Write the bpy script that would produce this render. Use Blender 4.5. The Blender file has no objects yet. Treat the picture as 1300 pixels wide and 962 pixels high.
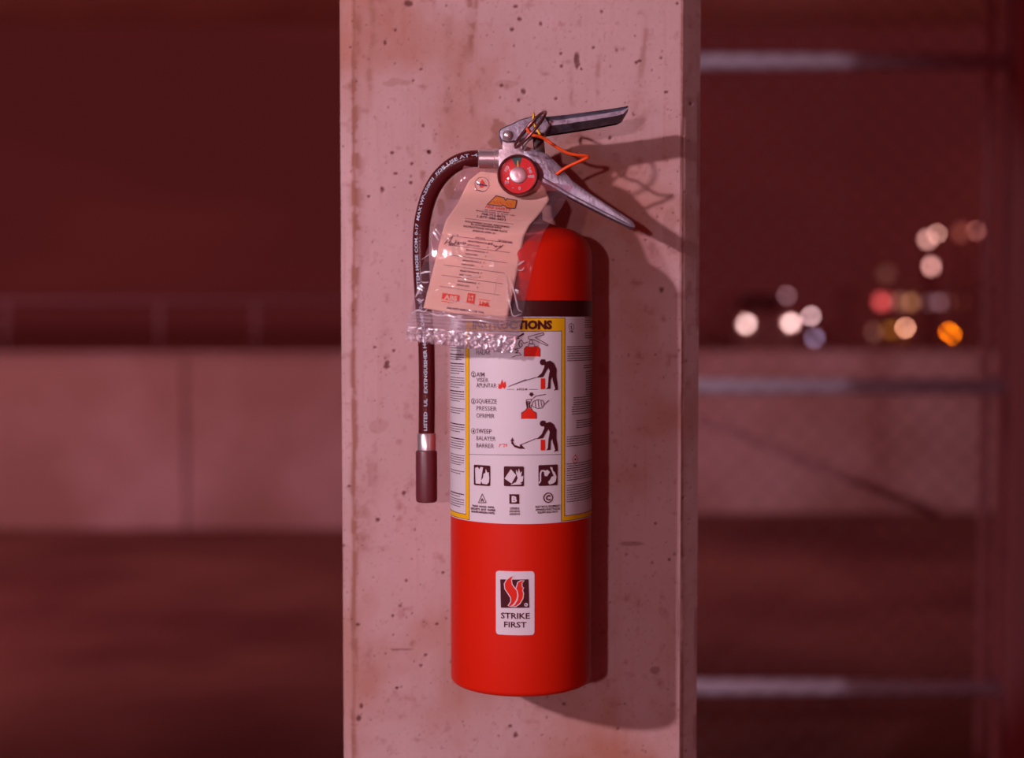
import bpy, bmesh, math, random
import numpy as np
from mathutils import Vector, Matrix
from mathutils.geometry import tessellate_polygon
R_ = math.radians
scn = bpy.context.scene
COL = scn.collection

# ------------------------------------------------------------------ camera
CAM = Vector((0, 0, 1.25)); PITCH = R_(2.6); F = 1800.0
cd = bpy.data.cameras.new('camera'); cam = bpy.data.objects.new('camera', cd); COL.objects.link(cam)
cam.location = CAM; cam.rotation_euler = (R_(90) - PITCH, 0, 0)
cd.sensor_width = 36; cd.lens = F * 36 / 1300; cd.clip_start = .05; cd.clip_end = 400
cd.dof.use_dof = True; cd.dof.focus_distance = 1.275; cd.dof.aperture_fstop = 2.5
scn.camera = cam

# ------------------------------------------------------------------ sky
w = bpy.data.worlds.new('night_sky'); scn.world = w; w.use_nodes = True
nt = w.node_tree; nt.nodes.clear()
out = nt.nodes.new('ShaderNodeOutputWorld'); bg = nt.nodes.new('ShaderNodeBackground')
tc = nt.nodes.new('ShaderNodeTexCoord'); mp = nt.nodes.new('ShaderNodeMapping'); mp.inputs['Scale'].default_value = (1, 1, 2.6)
nz = nt.nodes.new('ShaderNodeTexNoise'); nz.inputs['Scale'].default_value = 3.3; nz.inputs['Detail'].default_value = 2
rp = nt.nodes.new('ShaderNodeValToRGB')
rp.color_ramp.elements[0].position = .5; rp.color_ramp.elements[0].color = (.066, .0078, .0088, 1)
rp.color_ramp.elements[1].position = .8; rp.color_ramp.elements[1].color = (.098, .0115, .0105, 1)
L_ = nt.links
L_.new(tc.outputs['Generated'], mp.inputs[0]); L_.new(mp.outputs[0], nz.inputs['Vector']); L_.new(nz.outputs[0], rp.inputs[0])
L_.new(rp.outputs[0], bg.inputs[0]); L_.new(bg.outputs[0], out.inputs[0])

# ------------------------------------------------------------------ lights
def lamp(name, kind, loc, target, energy, color, size, spot=None, blend=.5):
    d = bpy.data.lights.new(name, kind); o = bpy.data.objects.new(name, d); COL.objects.link(o)
    d.energy = energy; d.color = color
    o.location = loc; o.rotation_euler = (Vector(target) - Vector(loc)).to_track_quat('-Z', 'Y').to_euler()
    if kind == 'AREA': d.shape = 'DISK'; d.size = size
    if kind == 'SPOT': d.spot_size = R_(spot); d.spot_blend = blend; d.shadow_soft_size = size
    return o
SUB = Vector((.02, 1.33, 1.18))
lamp('lamp_key', 'SPOT', SUB + Vector((-1.80, -2.11, .78)), SUB, 212, (1, .79, .89), .045, 56, .35)
lamp('lamp_front', 'SPOT', SUB + Vector((-.60, -2.6, .22)), SUB, 51, (1, .78, .87), .03, 24, .3)
lamp('added_red_fill', 'AREA', (-.2, -2.4, 1.5), SUB, 11.5, (1, .17, .19), 2.6)  # added soft red light that lifts the shadows; no such lamp stands there
lamp('lamp_garage', 'AREA', (-3.2, 4.6, 2.8), (-2.6, 8.2, .5), 85, (1, .55, .62), .5)
lamp('lamp_wall_glow', 'AREA', (1.2, 5.9, 2.8), (1.5, 8.9, .5), 28, (1, .5, .56), .5)

scn.view_settings.view_transform = 'Standard'; scn.view_settings.look = 'None'
scn.view_settings.gamma = 1; scn.view_settings.use_curve_mapping = False; scn.view_settings.exposure = 0

# ------------------------------------------------------------------ helpers
def P(x, y, Y):
    """point at world depth Y seen at photo pixel (x, y) - used to measure real positions"""
    d = Vector(((x - 650) / F, 1, -(y - 481) / F))
    c, s = math.cos(PITCH), math.sin(PITCH)
    d = Vector((d.x, d.y * c + d.z * s, d.z * c - d.y * s))
    return CAM + d * (Y / d.y)

def mat(name, col, rough=.6, metal=0., spec=.5, emit=None, es=1., bump=None, var=None, alpha=None):
    m = bpy.data.materials.new(name); m.use_nodes = True; n = m.node_tree; b = n.nodes['Principled BSDF']
    b.inputs['Base Color'].default_value = (*col, 1); b.inputs['Roughness'].default_value = rough
    b.inputs['Metallic'].default_value = metal; b.inputs['Specular IOR Level'].default_value = spec
    t = n.nodes.new('ShaderNodeTexCoord')
    if var:      # (scale, other colour)
        z = n.nodes.new('ShaderNodeTexNoise'); z.inputs['Scale'].default_value = var[0]; z.inputs['Detail'].default_value = 5
        n.links.new(t.outputs['Object'], z.inputs['Vector'])
        r = n.nodes.new('ShaderNodeValToRGB'); r.color_ramp.elements[0].position = .38; r.color_ramp.elements[1].position = .64
        r.color_ramp.elements[0].color = (*col, 1); r.color_ramp.elements[1].color = (*var[1], 1)
        n.links.new(z.outputs[0], r.inputs[0]); n.links.new(r.outputs[0], b.inputs['Base Color'])
    if bump:     # (scale, strength, distance)
        z = n.nodes.new('ShaderNodeTexNoise'); z.inputs['Scale'].default_value = bump[0]; z.inputs['Detail'].default_value = 6
        n.links.new(t.outputs['Object'], z.inputs['Vector'])
        u = n.nodes.new('ShaderNodeBump'); u.inputs['Strength'].default_value = bump[1]; u.inputs['Distance'].default_value = bump[2]
        n.links.new(z.outputs[0], u.inputs['Height']); n.links.new(u.outputs[0], b.inputs['Normal'])
    if emit:
        b.inputs['Emission Color'].default_value = (*emit, 1); b.inputs['Emission Strength'].default_value = es
    return m

def film(name, clear, gloss_rough, fac, white):
    m = bpy.data.materials.new(name); m.use_nodes = True; n = m.node_tree; n.nodes.clear()
    o = n.nodes.new('ShaderNodeOutputMaterial'); t = n.nodes.new('ShaderNodeBsdfTransparent'); t.inputs[0].default_value = (*clear, 1)
    g = n.nodes.new('ShaderNodeBsdfGlossy'); g.inputs['Roughness'].default_value = gloss_rough; g.inputs[0].default_value = (.95, .9, .95, 1)
    d = n.nodes.new('ShaderNodeBsdfDiffuse'); d.inputs[0].default_value = (.85, .68, .76, 1)
    a = n.nodes.new('ShaderNodeMixShader'); b = n.nodes.new('ShaderNodeMixShader')
    a.inputs[0].default_value = white; b.inputs[0].default_value = fac
    n.links.new(t.outputs[0], a.inputs[1]); n.links.new(d.outputs[0], a.inputs[2])
    n.links.new(a.outputs[0], b.inputs[1]); n.links.new(g.outputs[0], b.inputs[2]); n.links.new(b.outputs[0], o.inputs[0])
    return m

BLACK = (.11, .011, .013)
M = dict(
    red=mat('red_paint', (.67, .015, .004), .42, spec=.2, bump=(260, .12, .0006)),
    band=mat('black_band', (.06, .006, .007), .4),
    paper=mat('label_paper', (.73, .65, .71), .5, spec=.3),
    ink=mat('dark_ink', (.075, .012, .018), .6, spec=.1),
    grey_ink=mat('grey_ink', (.13, .07, .09), .6, spec=.1),
    white_ink=mat('white_ink', (.73, .65, .71), .6, spec=.1),
    red_ink=mat('red_ink', (.75, .02, .008), .55, spec=.2),
    yellow=mat('yellow_ink', (.88, .47, .008), .55, spec=.2),
    card=mat('buff_card', (.96, .60, .46), .7, spec=.15, var=(30, (.92, .55, .43)), bump=(50, .25, .001)),
    card_ink=mat('tag_ink', (.13, .035, .06), .7, spec=.1),
    orange=mat('orange_ink', (.85, .27, .01), .6, spec=.2),
    coral=mat('coral_ink', (.88, .07, .03), .6, spec=.2),
    blue=mat('blue_ink', (.05, .04, .16), .6, spec=.2),
    hose=mat('black_rubber', (.085, .010, .012), .27, spec=.35),
    nozzle=mat('black_plastic', (.13, .022, .033), .42, spec=.6, bump=(400, .2, .0006)),
    hose_ink=mat('pale_ink', (.48, .55, .70), .5),
    alu=mat('cast_aluminium', (.62, .5, .54), .42, metal=.75, bump=(300, .35, .001), var=(160, (.45, .34, .38))),
    bright=mat('polished_steel', (.74, .64, .68), .30, metal=.8),
    lever=mat('lever_metal', (.35, .33, .41), .40, metal=.8, bump=(420, .4, .0008), var=(120, (.22, .19, .25))),
    darkm=mat('dark_steel', (.26, .10, .10), .33, metal=.85, bump=(100, .3, .001)),
    gred=mat('gauge_red', (.88, .012, .018), .5),
    ggreen=mat('gauge_green', (.015, .13, .12), .5),
    needle=mat('needle_orange', (.95, .42, .10), .5),
    seal=mat('orange_seal', (.95, .09, .012), .4, spec=.4),
    tie=mat('yellow_tie', (.85, .45, .02), .45),
    galv=mat('galvanised_steel', (.75, .62, .78), .6, metal=.0, bump=(60, .3, .002)),
    post=mat('fence_post_paint', (.62, .26, .30), .7), hrail=mat('dull_rail_paint', (.20, .08, .10), .7), wire=mat('wire_coat', (.20, .10, .12), .6, metal=.2),
    wall=mat('parapet_concrete', (.42, .22, .21), .9, spec=.1, var=(1.6, (.55, .34, .36)), bump=(12, .4, .01)),
    floor=mat('asphalt', (.13, .036, .036), .95, spec=.1, var=(.8, (.22, .078, .068)), bump=(70, .5, .004)),
    ceil=mat('ceiling_concrete', (.8, .36, .28), .95, spec=.1, var=(2, (.7, .30, .24))),
    ground=mat('street_asphalt', (.6, .5, .5), .95, spec=.05),
    car=mat('car_paint', (.9, .7, .7), .5), tyre=mat('tyre_rubber', (.05, .008, .008), .8),
    darkglass=mat('dark_glass', (.1, .015, .02), .15), pole=mat('lamp_pole_paint', (.5, .09, .09), .7),
    facade=mat('far_facade', (.98, .9, .9), .9),
    bagf=film('clear_film', (.93, .91, .95), .09, .09, .035),
    bagc=film('crease_glint_film', (.9, .87, .9), .25, .22, .75),  # whitened film, puts highlights on the bag's creases into the colour
    zipm=film('zip_film', (.86, .84, .88), .16, .34, .24),
    glass=film('gauge_lens', (.97, .95, .96), .04, .05, .0),
)

def link(name, me, m, parent=None, smooth=None):
    o = bpy.data.objects.new(name, me); COL.objects.link(o); me.name = name
    if m: me.materials.append(m)
    if parent: o.parent = parent; o.matrix_parent_inverse = Matrix.Translation(-parent.location)
    if smooth is not None:
        for p in me.polygons: p.use_smooth = True
        if smooth < 180: me.set_sharp_from_angle(angle=R_(smooth))
    return o
def obj(name, bm, m, parent=None, smooth=None):
    bmesh.ops.recalc_face_normals(bm, faces=bm.faces)
    me = bpy.data.meshes.new(name); bm.to_mesh(me); bm.free()
    return link(name, me, m, parent, smooth)
def tag(o, label=None, cat=None, group=None, kind=None):
    for k, v in (('label', label), ('category', cat), ('group', group), ('kind', kind)):
        if v: o[k] = v
    return o
def thing(name, loc, label, cat, group=None):
    o = bpy.data.objects.new(name, None); COL.objects.link(o); o.location = loc; o.empty_display_size = .05
    return tag(o, label, cat, group)

def box(bm, lo, hi, bev=0.):
    r = bmesh.ops.create_cube(bm, size=1)
    for v in r['verts']:
        v.co = Vector([(lo[i] + hi[i]) / 2 + v.co[i] * (hi[i] - lo[i]) for i in range(3)])
    if bev:
        es = list({e for v in r['verts'] for e in v.link_edges})
        bmesh.ops.bevel(bm, geom=es, offset=bev, segments=2, affect='EDGES', profile=.5)
def prism(bm, pts, Y0, Y1, bev=0., seg=2, Ym=None):
    """solid with an outline measured at depth Ym, from depth Y0 to Y1"""
    Ym = Ym or (Y0 + Y1) / 2
    q = [P(x, y, Ym) for x, y in pts]
    a = [bm.verts.new((v.x, Y0, v.z)) for v in q]; b = [bm.verts.new((v.x, Y1, v.z)) for v in q]
    n = len(q); fs = [bm.faces.new(a), bm.faces.new(b[::-1])]
    for i in range(n): fs.append(bm.faces.new((a[i], b[i], b[(i + 1) % n], a[(i + 1) % n])))
    bmesh.ops.recalc_face_normals(bm, faces=fs)
    if bev:
        es = list({e for f in fs[:2] for e in f.edges})
        bmesh.ops.bevel(bm, geom=es, offset=bev, segments=seg, affect='EDGES', profile=.6)
def tube(bm, pts, r, n=12, caps=True, radf=None):
    pts = [Vector(p) for p in pts]; rings = []
    up = None
    for i, p in enumerate(pts):
        t = (pts[min(i + 1, len(pts) - 1)] - pts[max(i - 1, 0)]).normalized()
        if up is None:
            up = t.orthogonal().normalized()
        up = (up - t * up.dot(t)).normalized(); s = t.cross(up)
        rr = radf(i) if radf else r
        rings.append([bm.verts.new(p + (up * math.cos(a) + s * math.sin(a)) * rr) for a in [2 * math.pi * k / n for k in range(n)]])
    for i in range(len(rings) - 1):
        for k in range(n):
            bm.faces.new((rings[i][k], rings[i][(k + 1) % n], rings[i + 1][(k + 1) % n], rings[i + 1][k]))
    if caps: bm.faces.new(rings[0][::-1]); bm.faces.new(rings[-1])
def loop_tube(bm, pts, r, n=8):
    pts = [Vector(p) for p in pts]; m = len(pts); c = sum(pts, Vector()) / m
    nrm = (pts[0] - c).cross(pts[m // 4] - c).normalized(); rings = []
    for i, p in enumerate(pts):
        t = (pts[(i + 1) % m] - pts[i - 1]).normalized(); s = t.cross(nrm)
        rings.append([bm.verts.new(p + (nrm * math.cos(a) + s * math.sin(a)) * r) for a in [2 * math.pi * k / n for k in range(n)]])
    for i in range(m):
        A, B = rings[i], rings[(i + 1) % m]
        for k in range(n): bm.faces.new((A[k], A[(k + 1) % n], B[(k + 1) % n], B[k]))
def lathe(bm, prof, c, axis='Z', n=64, caps=True):
    rings = []
    for r, h in prof:
        ring = []
        for k in range(n):
            a = 2 * math.pi * k / n
            if axis == 'Z': v = (c[0] + r * math.cos(a), c[1] + r * math.sin(a), c[2] + h)
            elif axis == 'Y': v = (c[0] + r * math.cos(a), c[1] + h, c[2] + r * math.sin(a))
            else: v = (c[0] + h, c[1] + r * math.cos(a), c[2] + r * math.sin(a))
            ring.append(bm.verts.new(v))
        rings.append(ring)
    for A, B in zip(rings, rings[1:]):
        for k in range(n): bm.faces.new((A[k], A[(k + 1) % n], B[(k + 1) % n], B[k]))
    if caps: bm.faces.new(rings[0]); bm.faces.new(rings[-1])
def spline(pts, step):
    """Catmull-Rom through points, resampled evenly"""
    pts = [Vector(p) for p in pts]; q = [pts[0] * 2 - pts[1]] + pts + [pts[-1] * 2 - pts[-2]]; o = []
    for i in range(1, len(q) - 2):
        for k in range(24):
            t = k / 24; a, b, c, d = q[i - 1:i + 3]
            o.append(.5 * ((2 * b) + (c - a) * t + (2 * a - 5 * b + 4 * c - d) * t * t + (3 * b - a - 3 * c + d) * t ** 3))
    o.append(pts[-1]); L = [0]
    for a, b in zip(o, o[1:]): L.append(L[-1] + (b - a).length)
    n = max(2, int(L[-1] / step)); res = []; j = 0
    for k in range(n + 1):
        s = L[-1] * k / n
        while j < len(L) - 2 and L[j + 1] < s: j += 1
        t = (s - L[j]) / max(1e-9, L[j + 1] - L[j]); res.append(o[j].lerp(o[j + 1], t))
    return res, L[-1]

# flat print: shapes in a 2-D plane, later laid on a surface
_font_cache = {}
def glyphs(s, bold):
    key = (s, bold)
    if key in _font_cache: return _font_cache[key]
    c = bpy.data.curves.new('t', 'FONT'); c.body = s; c.size = 1; c.resolution_u = 2; c.offset = bold; c.align_x = 'LEFT'
    o = bpy.data.objects.new('t', c); COL.objects.link(o)
    dg = bpy.context.evaluated_depsgraph_get(); me = bpy.data.meshes.new_from_object(o.evaluated_get(dg))
    vs = [(v.co.x, v.co.y) for v in me.vertices]; fs = [tuple(p.vertices) for p in me.polygons]
    bpy.data.objects.remove(o); bpy.data.curves.remove(c); bpy.data.meshes.remove(me)
    _font_cache[key] = (vs, fs); return vs, fs
class Print:
    def __init__(s): s.v = []; s.f = []
    def raw(s, vs, fs):
        n = len(s.v); s.v += [tuple(p) for p in vs]; s.f += [tuple(i + n for i in f) for f in fs]
    def poly(s, pts):
        t = tessellate_polygon([[Vector((p[0], p[1], 0)) for p in pts]]); s.raw(pts, t)
    def rect(s, x0, y0, x1, y1): s.raw([(x0, y0), (x1, y0), (x1, y1), (x0, y1)], [(0, 1, 2, 3)])
    def rrect(s, x0, y0, x1, y1, r):
        pts = []
        for cx, cy, a0 in ((x1 - r, y1 - r, 0), (x0 + r, y1 - r, 90), (x0 + r, y0 + r, 180), (x1 - r, y0 + r, 270)):
            pts += [(cx + r * math.cos(R_(a0 + a)), cy + r * math.sin(R_(a0 + a))) for a in (0, 30, 60, 90)]
        s.poly(pts)
    def line(s, pts, wd, taper=None):
        for i, (a, b) in enumerate(zip(pts, pts[1:])):
            dx, dy = b[0] - a[0], b[1] - a[1]; l = math.hypot(dx, dy) or 1; e = .25 * wd if len(pts) > 2 else 0
            wb = taper if taper is not None else wd
            nx, ny = -dy / l / 2, dx / l / 2; ex, ey = dx / l * e, dy / l * e
            s.raw([(a[0] - nx * wd - ex, a[1] - ny * wd - ey), (b[0] - nx * wb + ex, b[1] - ny * wb + ey),
                   (b[0] + nx * wb + ex, b[1] + ny * wb + ey), (a[0] + nx * wd - ex, a[1] + ny * wd - ey)], [(0, 1, 2, 3)])
    def disc(s, x, y, r, n=16, a0=0, a1=360):
        s.raw([(x, y)] + [(x + r * math.cos(R_(a0 + (a1 - a0) * k / n)), y + r * math.sin(R_(a0 + (a1 - a0) * k / n))) for k in range(n + 1)],
              [(0, k + 1, k + 2) for k in range(n)])
    def ring(s, x, y, r, wd, n=28):
        v = []
        for k in range(n):
            a = 2 * math.pi * k / n
            v += [(x + (r - wd / 2) * math.cos(a), y + (r - wd / 2) * math.sin(a)), (x + (r + wd / 2) * math.cos(a), y + (r + wd / 2) * math.sin(a))]
        s.raw(v, [(2 * k, 2 * k + 1, (2 * k + 3) % (2 * n), (2 * k + 2) % (2 * n)) for k in range(n)])
    def text(s, t, cx, cy, h, wd=None, bold=.0, ang=0., flip=1, slant=0.):
        """centred text: cap height h, total width wd; flip=-1 where y grows downwards"""
        vs, fs = glyphs(t, bold)
        if not vs: return
        x0 = min(v[0] for v in vs); x1 = max(v[0] for v in vs); y1 = .729; k = h / y1
        kx = wd / (x1 - x0) if wd else k
        ca, sa = math.cos(R_(ang)), math.sin(R_(ang)); o = []
        for x, y in vs:
            px, py = (x - (x0 + x1) / 2) * kx, (y - y1 / 2) * k * flip
            px += slant * (y - y1 / 2) * k
            o.append((cx + px * ca - py * sa, cy + px * sa + py * ca))
        s.raw(o, fs)
    def build(s, name, m, parent, fn, step=None, label=None):
        bm = bmesh.new(); vv = [bm.verts.new((x, y, 0)) for x, y in s.v]
        for f in s.f:
            try: bm.faces.new([vv[i] for i in f])
            except ValueError: pass
        if step:
            xs = [v[0] for v in s.v]; x = math.ceil(min(xs) / step) * step
            while x < max(xs):
                bmesh.ops.bisect_plane(bm, geom=bm.verts[:] + bm.edges[:] + bm.faces[:], plane_co=(x, 0, 0), plane_no=(1, 0, 0), dist=1e-6)
                x += step
        for v in bm.verts: v.co = fn(v.co.x, v.co.y)
        me = bpy.data.meshes.new(name); bm.to_mesh(me); bm.free()
        o = link(name, me, m, parent)
        if label: o['label'] = label
        if 'text' in name: o['kind'] = 'stuff'
        return o

def fbm(nx, ny, cells, seed, octs=4):
    rs = np.random.RandomState(seed); o = np.zeros((ny, nx)); a = 1.; tot = 0
    for k in range(octs):
        cx, cy = max(2, int(cells[0] * 2 ** k)), max(2, int(cells[1] * 2 ** k))
        g = rs.rand(cy + 2, cx + 2)
        x = np.linspace(0, cx, nx); y = np.linspace(0, cy, ny)
        xi = np.minimum(x.astype(int), cx - 1); yi = np.minimum(y.astype(int), cy - 1); fx = x - xi; fy = y - yi
        fx = fx * fx * (3 - 2 * fx); fy = (fy * fy * (3 - 2 * fy))[:, None]
        A = g[yi][:, xi]; B = g[yi][:, xi + 1]; C_ = g[yi + 1][:, xi]; D = g[yi + 1][:, xi + 1]
        o += a * ((A * (1 - fx) + B * fx) * (1 - fy) + (C_ * (1 - fx) + D * fx) * fy); tot += a; a *= .55
    return o / tot

# ================================================================== SETTING
YF = 1.374                                   # front face of the pillar
def build_pillar():
    xl = (448 - 650) / F * YF; xr = (865 - 650) / F * YF; cl = .0125; cr = .0194
    # outline from the back left corner round the front to the back right corner
    prof = [(xl - cl, 1.92), (xl - cl, 1.6), (xl - cl, YF + cl + .004)]
    nl = 12; prof += [(xl - cl + cl * t, YF + cl * (1 - t)) for t in np.linspace(0, 1, nl)[:-1]]
    NFc = 330; i0 = len(prof); prof += [(x, YF) for x in np.linspace(xl, xr, NFc)]; i1 = len(prof)
    nr = 16; prof += [(xr + cr * t, YF + cr * t) for t in np.linspace(0, 1, nr)[1:]]
    prof += [(xr + cr, YF + cr + .004), (xr + cr, 1.6), (xr + cr, 1.92)]
    prof = np.array(prof); nc = len(prof)
    z0, z1 = .80, 1.62; NZ = 780
    zs = np.concatenate([[0., .4], np.linspace(z0, z1, NZ), [2.2, 2.93]]); nrw = len(zs)
    X = np.repeat(prof[None, :, 0], nrw, 0); Y = np.repeat(prof[None, :, 1], nrw, 0); Z = np.repeat(zs[:, None], nc, 1)
    # pixel coordinates of the face, for measured stains
    c, s = math.cos(PITCH), math.sin(PITCH)
    dz = Z - CAM.z; dep = Y * c - dz * s; upv = Y * s + dz * c
    px = 650 + F * X / dep; py = 481 - F * upv / dep
    n1 = fbm(nc, nrw, (3, 7), 1, 5); n2 = fbm(nc, nrw, (30, 70), 2, 4); n3 = fbm(nc, nrw, (9, 12), 3, 5); n4 = fbm(nc, nrw, (60, 8), 5, 3); n5 = fbm(nc, nrw, (150, 300), 8, 2)
    base = np.array([.56, .345, .35]); brown = np.array([.45, .185, .14]); pale = np.array([.63, .39, .41]); dark = np.array([.13, .035, .03])
    col = np.repeat(np.repeat(base[None, None], nrw, 0), nc, 1)
    def mix(mask, c2):
        nonlocal col
        m = np.clip(mask, 0, 1)[..., None]; col = col * (1 - m) + c2 * m
    mix((n1 - .52) * 3.2, pale); mix((.485 - n1) * 3.0, brown); mix((n2 - .66) * 2.2, dark * 2.2); mix((n4 - .62) * .8, brown); mix((n5 - .72) * 1.6, dark * 2)
    disp = (n2 - .5) * .0007 + (n1 - .5) * .0012 + (n5 - .5) * .00025
    def streak(x, ya, yb, wd, amt, wob=4., seed=0):
        cx = x + wob * np.sin(py / 23. + seed) + (n3 - .5) * wob * 3
        m = np.exp(-((px - cx) / wd) ** 2) * (1 / (1 + np.exp(-(py - ya) / 5))) * (1 / (1 + np.exp((py - yb) / 5)))
        mix(m * amt * np.clip((n2 - .34) * 6, .3, 1), brown * .74)
    streak(597, -30, 70, 5, .8); streak(588, 50, 110, 5, .85, 3); streak(603, -20, 60, 2.5, .7, 3, 2)
    streak(471, -20, 130, 4, .55, 2); streak(452, 20, 420, 5, .9, 1.5); streak(450, 420, 960, 3.5, .9, 1.5, 3); streak(448.5, -40, 1000, 1.6, 1.0, .6, 1); streak(866, -40, 1000, 1.8, .8, .6, 1)
    streak(818, 25, 100, 4, .6); streak(762, 75, 130, 3, .6, 3); streak(727, 100, 135, 3, .6, 3); streak(600, 115, 150, 3, .6, 2)
    streak(570, 0, 180, 7, .25, 2); streak(462, 580, 700, 12, .45, 4); streak(815, 120, 190, 12, .4, 4); streak(455, 200, 330, 9, .5)
    def blot(x, y, rx, ry, amt, c2=brown * .72, hard=2.5):
        q = ((px - x) / rx) ** 2 + ((py - y) / ry) ** 2
        mix(np.clip((1.15 - q + (n2 - .5) * 2.4) * hard, 0, 1) * amt, c2)
    blot(634, 172, 14, 22, .75); blot(800, 290, 22, 16, .35, brown); blot(770, 360, 14, 20, .25, brown); blot(505, 105, 20, 6, .35)
    blot(570, 240, 8, 18, .5); blot(560, 262, 5, 12, .5); blot(850, 290, 9, 30, .3); blot(640, 106, 16, 5, .3); blot(481, 540, 12, 10, .25)
    blot(506, 824, 17, 1.6, .6, dark * 1.4); blot(800, 690, 18, 3, .5, dark * 1.6); blot(832, 850, 7, 5, .5, dark * 1.5)
    mix(np.exp(-((px - 449.5 - (n3 - .5) * 5) / 1.7) ** 2) * .6, brown * .8); mix(np.exp(-((px - 866) / 1.5) ** 2) * .5, dark * 2)
    rnd = random.Random(7)
    pits = [(733, 76, 4, 10), (519, 4, 5, 4), (491, 463, 3.5, 5.5), (502, 38, 2, 2), (489, 54, 2.2, 3), (650, 37, 2.4, 2), (687, 30, 2, 3.2), (754, 60, 2, 2),
            (545, 193, 2.6, 2.4), (523, 208, 2.2, 2), (522, 232, 2.5, 2), (486, 241, 3, 3.6), (476, 441, 2, 2), (500, 445, 2, 2), (459, 896, 2.5, 3.5), (655, 933, 3, 4),
            (541, 832, 2, 2), (535, 845, 2.5, 2), (455, 793, 3, 2), (499, 782, 2, 2), (513, 626, 2.4, 2.4), (498, 194, 2.6, 2), (545, 193, 2, 2), (637, 108, 3, 2), (665, 116, 3, 3.5),
            (659, 127, 2, 2), (706, 125, 2, 2), (713, 84, 2, 2), (712, 68, 2, 2), (846, 117, 3, 1.5), (535, 88, 2.4, 1.6), (525, 102, 2, 1.6), (775, 175, 2, 3), (840, 368, 3, 3.5), (612, 845, 2, 2), (573, 840, 2, 2), (660, 24, 3, 2),
            (764, 15, 2, 2), (480, 660, 2, 2.5), (456, 912, 3, 4), (655, 8, 3, 2)]
    for k in range(560):
        r = rnd.choice([.6, .8, .8, 1, 1, 1.2, 1.6]); pits.append((rnd.uniform(435, 880), rnd.uniform(-15, 980), r * rnd.uniform(.8, 1.5), r * rnd.uniform(.8, 1.4)))
    rows0 = 2
    for x, y, rx, ry in pits:
        # only the window of the grid around the pit
        cx = int(np.clip(np.argmin(np.abs(px[nrw // 2] - x)), 0, nc - 1)); cy = int(np.argmin(np.abs(py[:, cx] - y)))
        hx, hy = int(rx * 3.4) + 3, int(ry * 3.4) + 3
        sl = (slice(max(0, cy - hy), min(nrw, cy + hy)), slice(max(0, cx - hx), min(nc, cx + hx)))
        q = ((px[sl] - x) / rx) ** 2 + ((py[sl] - y) / ry) ** 2
        m = np.clip((1.4 - q + (n5[sl] - .5) * 1.5), 0, 1)
        mm = (m * (.85 if rx > 1.9 else .6))[..., None]
        col[sl] = col[sl] * (1 - mm) + dark * mm; disp[sl] -= m * (.0012 if rx > 1.9 else .0006)
    fm = np.zeros((nrw, nc)); fm[2:-2, 3:-3] = 1
    chs = np.ones(nc); Y = Y - disp * fm
    # rough, slightly chipped arrises
    for ci, amp in ((i0, .0012), (i1 - 1, .0012), (i1 + nr - 2, .0016), (3, .0014)):
        for o_ in (-1, 0, 1):
            Y[:, ci + o_] += amp * np.clip(n3[:, ci] - .42, 0, 1) * 3 * fm[:, ci + o_]
    V = np.stack([X, Y, Z], -1).reshape(-1, 3)
    i = np.arange(nrw - 1)[:, None] * nc + np.arange(nc - 1)[None]; Q = np.stack([i, i + 1, i + nc + 1, i + nc], -1).reshape(-1, 4)
    # back face
    back = np.stack([np.arange(nrw - 1) * nc + nc - 1, np.arange(nrw - 1) * nc, (np.arange(nrw - 1) + 1) * nc, (np.arange(nrw - 1) + 1) * nc + nc - 1], -1)
    Q = np.concatenate([Q, back])
    me = bpy.data.meshes.new('pillar'); me.vertices.add(len(V)); me.vertices.foreach_set('co', V.ravel())
    me.loops.add(Q.size); me.loops.foreach_set('vertex_index', Q.ravel().astype(np.int32))
    me.polygons.add(len(Q)); me.polygons.foreach_set('loop_start', np.arange(0, Q.size, 4, dtype=np.int32))
    me.update(calc_edges=True)
    at = me.color_attributes.new('grain', 'FLOAT_COLOR', 'POINT')
    at.data.foreach_set('color', np.concatenate([col.reshape(-1, 3), np.ones((len(V), 1))], 1).astype(np.float32).ravel())
    me.polygons.foreach_set('use_smooth', np.ones(len(Q), dtype=bool)); me.set_sharp_from_angle(angle=R_(35))
    m = mat('pillar_concrete', (.6, .35, .35), .88, spec=.15, bump=(900, .28, .0006)); n = m.node_tree
    a = n.nodes.new('ShaderNodeVertexColor'); a.layer_name = 'grain'; n.links.new(a.outputs[0], n.nodes['Principled BSDF'].inputs['Base Color'])
    return tag(link('pillar', me, m), 'pitted and stained square concrete pillar with chamfered corners', 'pillar', kind='structure')
build_pillar()

def struct(name, lo, hi, m, label):
    bm = bmesh.new(); box(bm, lo, hi); return tag(obj(name, bm, m), label, kind='structure')
struct('floor', (-9, -3, -.2), (9, 9.1, 0), M['floor'], 'dark asphalt floor of the garage')
struct('ceiling', (-9, -3, 2.93), (9, 8.35, 3.2), M['ceil'], 'dark concrete ceiling slab')
# parapets at the open edge; the left one in cast panels with recessed joints
wl = tag(struct('wall_left', (-9, 8.24, 0), (.3, 8.45, 1.0), M['wall'], 'low concrete parapet left of the pillar'))
for a, b in ((-9, -6.5), (-6.49, -4.2), (-4.19, -1.9), (-1.885, .3)):
    bm = bmesh.new(); box(bm, (a, 8.2, 0), (b, 8.24, 1.02), .006); obj('panel', bm, M['wall'], wl)
bm = bmesh.new(); box(bm, (-9, 8.18, 1.0), (.3, 8.47, 1.03), .005); obj('coping', bm, M['wall'], wl)
wr = struct('wall_right', (.3, 8.9, 0), (9, 9.1, 1.02), M['wall'], 'low concrete parapet seen through the chain link fence')
struct('ground', (-80, 9.1, -.2), (80, 160, -.02), M['ground'], 'dark street level outside the garage')

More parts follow.
